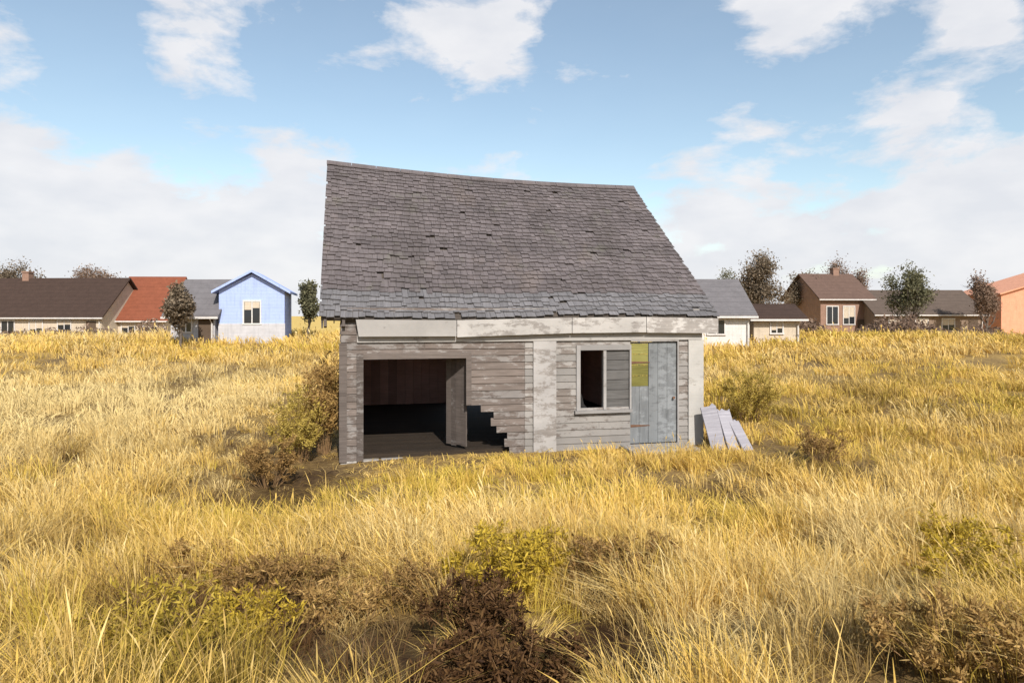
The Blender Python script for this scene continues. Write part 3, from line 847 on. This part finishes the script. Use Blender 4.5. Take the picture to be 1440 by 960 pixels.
def tussocks(n, y0, y1, per, hmin, hmax, wid, rad, power=1.0, margin=1.22):
    u = rng.random(n) ** power
    Y = y0 + (y1 - y0) * u; X = rng.uniform(-1, 1, n) * (Y * .75 * margin + 1.0)
    cl = fbm(X * .9, Y * .9, 3, 3)
    tint, hue, B = tone(X, Y, n)
    hd = house_dist(X, Y)
    k = (rng.random(n) < np.clip((cl - .22) * 2.6, .22, 1)) & ~in_house(X, Y, .12) & (rng.random(n) > B * 1.15) & (rng.random(n) > .35 * np.exp(-hd / 1.0))
    X, Y, cl, tint, hue, B, hd = [q[k] for q in (X, Y, cl, tint, hue, B, hd)]
    n = len(X)
    lxh, lyh = h_local(X, Y)
    size = rng.uniform(.55, 1.25, n) * (.6 + .8 * cl) * (1 - .6 * B) * (1 - (.74 - .30 * smooth((lxh - 3.2) / 1.2)) * np.exp(-(hd / 2.6) ** 2))
    tint = tint + rng.normal(0, .10, n); hue = hue + rng.normal(0, .12, n)
    az0 = rng.uniform(0, 2 * np.pi, n); lay = rng.random(n) ** 2.2 * 1.0     # some tussocks are blown flat
    idx = np.repeat(np.arange(n), per); m = len(idx)
    r = rad * np.sqrt(rng.random(m)) * (.6 + .6 * size[idx]); a = rng.uniform(0, 2 * np.pi, m)
    bx = X[idx] + np.cos(a) * r; by = Y[idx] + np.sin(a) * r
    H = rng.uniform(hmin, hmax, m) * size[idx]
    out = rng.uniform(.1, .55, m) * r / rad
    ld = np.stack([np.cos(a) * out + np.cos(az0[idx]) * lay[idx] + .15 * np.cos(2.6) + rng.normal(0, .12, m),
                   np.sin(a) * out + np.sin(az0[idx]) * lay[idx] + .15 * np.sin(2.6) + rng.normal(0, .12, m)], -1) * H[:, None]
    H = H * (1 - .45 * lay[idx])
    ok = ~in_house(bx, by, .03)
    bx, by, H, ld, idx = bx[ok], by[ok], H[ok], ld[ok], idx[ok]; m = len(bx)
    blades(bx, by, H, wid * rng.uniform(.6, 1.4, m), ld, tint[idx] + rng.normal(0, .10, m), hue[idx] + rng.normal(0, .10, m))
    # a few taller stalks with seed heads
    q = rng.random(m) < .08
    blades(bx[q], by[q], H[q] * rng.uniform(1.15, 1.6, q.sum()), wid * np.full(q.sum(), .7), ld[q] * .7, tint[idx][q] + .05, hue[idx][q] + .15, head=2.6)

def litter(n, y0, y1, wid, power=1.0):
    """flattened dead blades between the tussocks"""
    Y = y0 + (y1 - y0) * rng.random(n) ** power; X = rng.uniform(-1, 1, n) * (Y * .85 + 1)
    tint, hue, B = tone(X, Y, n)
    k = ~in_house(X, Y, .1) & (rng.random(n) > B * 1.1); X, Y, tint, hue = X[k], Y[k], tint[k], hue[k]; n = len(X)
    H = rng.uniform(.04, .14, n); a = rng.uniform(0, 6.283, n); l = rng.uniform(.12, .35, n)
    blades(X, Y, H, wid * rng.uniform(.6, 1.3, n), np.stack([np.cos(a), np.sin(a)], -1) * l[:, None], tint - .12 + rng.normal(0, .14, n), hue + rng.normal(0, .15, n))

tussocks(2400, 1.4, 8, 46, .24, .56, .0055, .13, .75)
tussocks(3900, 6, 16, 34, .24, .56, .010, .18, .9)
tussocks(5600, 14, 36, 22, .28, .58, .022, .26, 1.0)
tussocks(7600, 33, 62, 16, .35, .65, .05, .5, 1.1)
litter(60000, 1.4, 9, .006, .8); litter(60000, 8, 30, .014, .9)
V_ = np.concatenate(GV); T_ = np.concatenate(GT); H_ = np.concatenate(GH)
go = quads_object('dry_grass', V_, 8, [(0, 1, 3, 2), (2, 3, 5, 4), (4, 5, 7, 6)], T_, M['grass'])
ha = go.data.attributes.new('hue', 'FLOAT', 'FACE'); ha.data.foreach_set('value', np.repeat(H_, 3).astype(np.float32))
tag(go, 'tall dry yellow grass covering the field', 'grass', kind='stuff')

# ------------------------------------------------------------------ weeds in the grass
def weed(name, label, cat, px, py, h, w, mat, n=900, group=None, stems=34, leaf=.0155):
    x, y = unproject(px, py)
    root = empty(name, (x, y, gz(x, y) - .03), random.uniform(0, 6)); tag(root, label, cat, group)
    sb = MB(); P = []
    for i in range(stems):
        a = random.uniform(0, 6.28); r = w / 2 * math.sqrt(random.random()); hh = h * random.uniform(.45, 1.25) * (1 - .3 * (2 * r / w) ** 2)
        p0 = Vector((math.cos(a) * r * .3, math.sin(a) * r * .3, 0)); p2 = Vector((math.cos(a) * r, math.sin(a) * r, hh)) + Vector((random.gauss(0, .05), random.gauss(0, .05), 0)) * w
        p1 = p0.lerp(p2, .5) + Vector((random.gauss(0, .03), random.gauss(0, .03), hh * .08))
        sb.tube([p0, p1, p2], [.005, .0035, .0015], 4, .5); P.append((p1, p2))
        for q in range(4):
            t = random.uniform(.35, .95); b0 = p1.lerp(p2, t) if t > .5 else p0.lerp(p1, t * 2)
            d = Vector((random.gauss(0, 1), random.gauss(0, 1), random.uniform(.3, 1.4))).normalized() * hh * random.uniform(.15, .32)
            sb.tube([b0, b0 + d * .6 + Vector((0, 0, .01)), b0 + d], [.0028, .002, .001], 3, .5); P.append((b0, b0 + d))
    sb.build('stem', M['stem'], root)
    n = int(n * 2.5)
    idx = rng.integers(0, len(P), n); t = rng.random((n, 1)) ** .7
    A = np.array([list(p[0]) for p in P])[idx]; B = np.array([list(p[1]) for p in P])[idx]
    c = A + (B - A) * t + rng.normal(0, 1, (n, 3)) * .009 * (1 + h)
    d = (B - A) / np.maximum(np.linalg.norm(B - A, axis=1, keepdims=True), 1e-6) * .6 + rng.normal(0, .7, (n, 3)); d /= np.linalg.norm(d, axis=1, keepdims=True)
    e = np.cross(d, rng.normal(0, 1, (n, 3))); e /= np.linalg.norm(e, axis=1, keepdims=True)
    s = leaf * rng.uniform(.5, 1.7, (n, 1)) * (1 + .5 * h)
    V = np.stack([c, c + d * s + e * s * .28, c + d * s * 2.2, c + d * s - e * s * .28], 1).reshape(-1, 3)
    quads_object('foliage', V, 4, [(0, 1, 2, 3)], np.clip(rng.normal(.5, .25, n), 0, 1), M[mat], root)
for k in (
    ('weed_clump', 'golden weed clump in the middle foreground above the dark hollow', 'weed', 705, 835, .50, 1.0, 'weed_gold', 2600),
    ('weed_clump', 'olive yellow weed clump at the bottom left of the picture', 'weed', 235, 945, .42, .75, 'weed_olive', 1600),
    ('weed_clump', 'golden weed clump right of the olive one in the left foreground', 'weed', 350, 915, .40, .6, 'weed_gold', 1300),
    ('weed_clump', 'golden weed clump near the right edge of the foreground', 'weed', 1390, 850, .5, .9, 'weed_gold', 1500),
    ('weed_clump', 'olive weed clump in the field right of the pale boards', 'weed', 1056, 592, 1.15, 1.5, 'weed_ochre', 3600, 'weed clumps in the field', 60),
    ('weed_clump', 'brown weed clump in the field further right of the olive one', 'weed', 1155, 650, .6, 1.0, 'weed_brown', 1200),
    ('weed_clump', 'olive brown weed clump left of the derelict house corner', 'weed', 420, 648, 1.05, 1.1, 'weed_ochre', 3000, 'weed clumps in the field', 50),
    ('weed_clump', 'tall brown weed clump growing against the left side wall of the derelict house', 'weed', 456, 638, 1.7, .75, 'weed_tan', 3600, 'weed clumps in the field', 50),
    ('weed_clump', 'brown weed clump in front of the left corner of the derelict house', 'weed', 378, 684, .7, 1.0, 'weed_brown', 2200),
    ('weed_clump', 'brown weed clump below the derelict house in the right foreground', 'weed', 850, 830, .4, .7, 'weed_brown', 1200),
    ('weed_clump', 'brown weed clump above the olive and golden clumps in the left foreground', 'weed', 355, 850, .35, .8, 'weed_brown', 1200),
    ('weed_clump', 'added shade-dark weed clump just below the golden clump in the middle foreground', 'weed', 665, 905, .36, .80, 'weed_shade', 2600),
    ('weed_clump', 'added shade-dark weed clump at the bottom edge, right side of the dark hollow', 'weed', 745, 985, .34, .70, 'weed_shade', 2400),
    ('weed_clump', 'added shade-dark weed clump at the bottom edge, left side of the dark hollow', 'weed', 655, 1000, .34, .60, 'weed_shade', 2200),
    ('weed_clump', 'flat brown weed clump left of the golden clump in the middle foreground', 'weed', 575, 850, .28, .55, 'weed_brown', 1000),
    ('weed_clump', 'tan weed clump at the left end of the brown row, left foreground', 'weed', 275, 818, .34, .7, 'weed_tan', 1200),
    ('weed_clump', 'tan weed clump between the olive clump and the dark hollow', 'weed', 480, 885, .32, .7, 'weed_tan', 1300),
    ('weed_clump', 'reddish brown weed clump in the left foreground, right end of its row', 'weed', 440, 835, .32, .65, 'weed_brown', 1200),
    ('weed_clump', 'wider brown weed clump in the foreground straight below the grey door', 'weed', 905, 815, .34, .75, 'weed_brown', 1200),
    ('weed_clump', 'second golden weed clump, right of the one in the middle foreground', 'weed', 768, 815, .40, .6, 'weed_gold', 1600),
    ('weed_clump', 'smaller golden weed clump behind the one near the right edge', 'weed', 1345, 790, .40, .7, 'weed_gold', 1400),
    ('weed_clump', 'tan weed clump in the bottom right corner, right of a wider brown one', 'weed', 1425, 960, .32, .6, 'weed_tan', 1200),
    ('weed_clump', 'wide brown weed clump in the lower right foreground', 'weed', 1330, 940, .35, .8, 'weed_tan', 1400)):
    weed(*(k if len(k) > 9 else k + ('weed clumps in the field',)))

# ------------------------------------------------------------------ world, sun, camera
SUN_EL, SUN_AZ = R(38), R(16)     # azimuth: degrees clockwise from straight behind the camera's back towards its right
# direction from the scene to the sun
sdir = Vector((math.sin(SUN_AZ) * math.cos(SUN_EL), -math.cos(SUN_AZ) * math.cos(SUN_EL), math.sin(SUN_EL)))
sun = bpy.data.lights.new('sun', 'SUN'); sun.energy = 3.6; sun.angle = R(0.55); sun.color = (1, .95, .87)
so_ = bpy.data.objects.new('sun', sun); COL.objects.link(so_)
so_.rotation_euler = (-sdir).to_track_quat('-Z', 'Y').to_euler(); so_.location = (10, -10, 20)

w = bpy.data.worlds.new('World'); scene.world = w; w.use_nodes = True
nt = w.node_tree; bg = nt.nodes['Background']
sky = nt.nodes.new('ShaderNodeTexSky'); sky.sky_type = 'NISHITA'; sky.sun_disc = False
sky.sun_elevation = SUN_EL; sky.sun_rotation = math.atan2(sdir.x, sdir.y)
sky.air_density = 1.0; sky.dust_density = 0.8; sky.ozone_density = 0.0
tc = nt.nodes.new('ShaderNodeTexCoord')
sep = nt.nodes.new('ShaderNodeSeparateXYZ'); nt.links.new(tc.outputs['Generated'], sep.inputs[0])
def math_(op, a, b=None):
    n = nt.nodes.new('ShaderNodeMath'); n.operation = op
    for i, v in enumerate((a, b)):
        if v is None: continue
        if isinstance(v, (int, float)): n.inputs[i].default_value = v
        else: nt.links.new(v, n.inputs[i])
    return n.outputs[0]
mp = nt.nodes.new('ShaderNodeMapping'); nt.links.new(tc.outputs['Generated'], mp.inputs[0])
mp.inputs['Scale'].default_value = (1, 1, 2.3); mp.inputs['Location'].default_value = (3.1, 1.7, 0.4)
n1 = nt.nodes.new('ShaderNodeTexNoise'); n1.inputs['Scale'].default_value = 6.6; n1.inputs['Detail'].default_value = 10; n1.inputs['Roughness'].default_value = .60
n1.inputs['Distortion'].default_value = .15
nt.links.new(mp.outputs[0], n1.inputs['Vector'])
# cumulus groups: broad lobes of cover at fixed places in the sky (direction, tightness, amount)
cover = None
def lobe(px, py, tight, amt):
    global cover
    d = Vector(((px - 720) / F, 1, (HOR - py) / F)).normalized()
    vm = nt.nodes.new('ShaderNodeVectorMath'); vm.operation = 'DOT_PRODUCT'
    nt.links.new(tc.outputs['Generated'], vm.inputs[0]); vm.inputs[1].default_value = d
    e = math_('MULTIPLY', math_('POWER', math_('MAXIMUM', vm.outputs['Value'], 0.0), tight), amt)
    cover = e if cover is None else math_('ADD', cover, e)
lobe(560, 25, 500, .20); lobe(690, 45, 320, .28); lobe(1105, 40, 320, .26); lobe(1390, 50, 260, .26); lobe(285, 85, 500, .20); lobe(880, 200, 400, -.05); lobe(20, 30, 500, .15); lobe(1060, 235, 300, .13); lobe(1330, 260, 160, .2); lobe(150, 300, 160, .15); lobe(1000, 115, 700, -.16); lobe(400, 10, 900, .12); lobe(360, 270, 260, .16); lobe(60, 250, 300, .12); lobe(900, 60, 300, -.12); lobe(100, 20, 500, -.10); lobe(1250, 60, 900, -.10); lobe(560, 130, 200, -.08); lobe(1125, 150, 700, -.16); lobe(85, 130, 500, -.17); lobe(1400, 150, 700, -.15); lobe(300, 165, 300, -.08); lobe(980, 330, 500, .14); lobe(420, 330, 500, .1); lobe(1300, 170, 200, -.08)
hz = math_('MULTIPLY', math_('POWER', math_('SUBTRACT', 1.0, math_('MINIMUM', math_('MULTIPLY', math_('MAXIMUM', sep.outputs['Z'], 0.0), 3.6), 1.0)), 1.5), .36)
tot = math_('ADD', math_('ADD', n1.outputs['Fac'], cover), hz)
rp = nt.nodes.new('ShaderNodeValToRGB'); rp.color_ramp.elements[0].position = .555; rp.color_ramp.elements[1].position = .69
rp.color_ramp.elements[0].color = (0, 0, 0, 1); rp.color_ramp.elements[1].color = (1, 1, 1, 1)
nt.links.new(tot, rp.inputs[0])
n2 = nt.nodes.new('ShaderNodeTexNoise'); n2.inputs['Scale'].default_value = 11; n2.inputs['Detail'].default_value = 7
nt.links.new(mp.outputs[0], n2.inputs['Vector'])
SKY = 0.097
cr = nt.nodes.new('ShaderNodeValToRGB')
e = cr.color_ramp.elements; e[0].position = .35; e[1].position = .65
e[0].color = (.465, .475, .505, 1); e[1].color = (.53, .53, .545, 1)
nt.links.new(n2.outputs['Fac'], cr.inputs[0])
sc_ = nt.nodes.new('ShaderNodeVectorMath'); sc_.operation = 'SCALE'; sc_.inputs['Scale'].default_value = 1 / SKY
nt.links.new(cr.outputs[0], sc_.inputs[0])
mx = nt.nodes.new('ShaderNodeMix'); mx.data_type = 'RGBA'
nt.links.new(math_('ADD', math_('MULTIPLY', rp.outputs[0], .88), .08), mx.inputs[0]); wb = nt.nodes.new('ShaderNodeVectorMath'); wb.operation = 'MULTIPLY'; wb.inputs[1].default_value = (1.07, 1.08, 1.0)
nt.links.new(sky.outputs[0], wb.inputs[0]); nt.links.new(wb.outputs[0], mx.inputs[6]); nt.links.new(sc_.outputs[0], mx.inputs[7])
nt.links.new(mx.outputs[2], bg.inputs['Color']); bg.inputs['Strength'].default_value = SKY

cam = bpy.data.cameras.new('camera'); cam.lens = 24; cam.sensor_width = 36; cam.clip_end = 5000; cam.clip_start = .05
cam.shift_y = -(480 - HOR) / 1440.0
co = bpy.data.objects.new('camera', cam); COL.objects.link(co)
co.location = (0, 0, ZC); co.rotation_euler = (R(90), 0, 0)
scene.camera = co
scene.view_settings.view_transform = 'Standard'; scene.view_settings.look = 'None'
scene.view_settings.exposure = 0.75; scene.view_settings.gamma = 1.0; scene.view_settings.use_curve_mapping = False
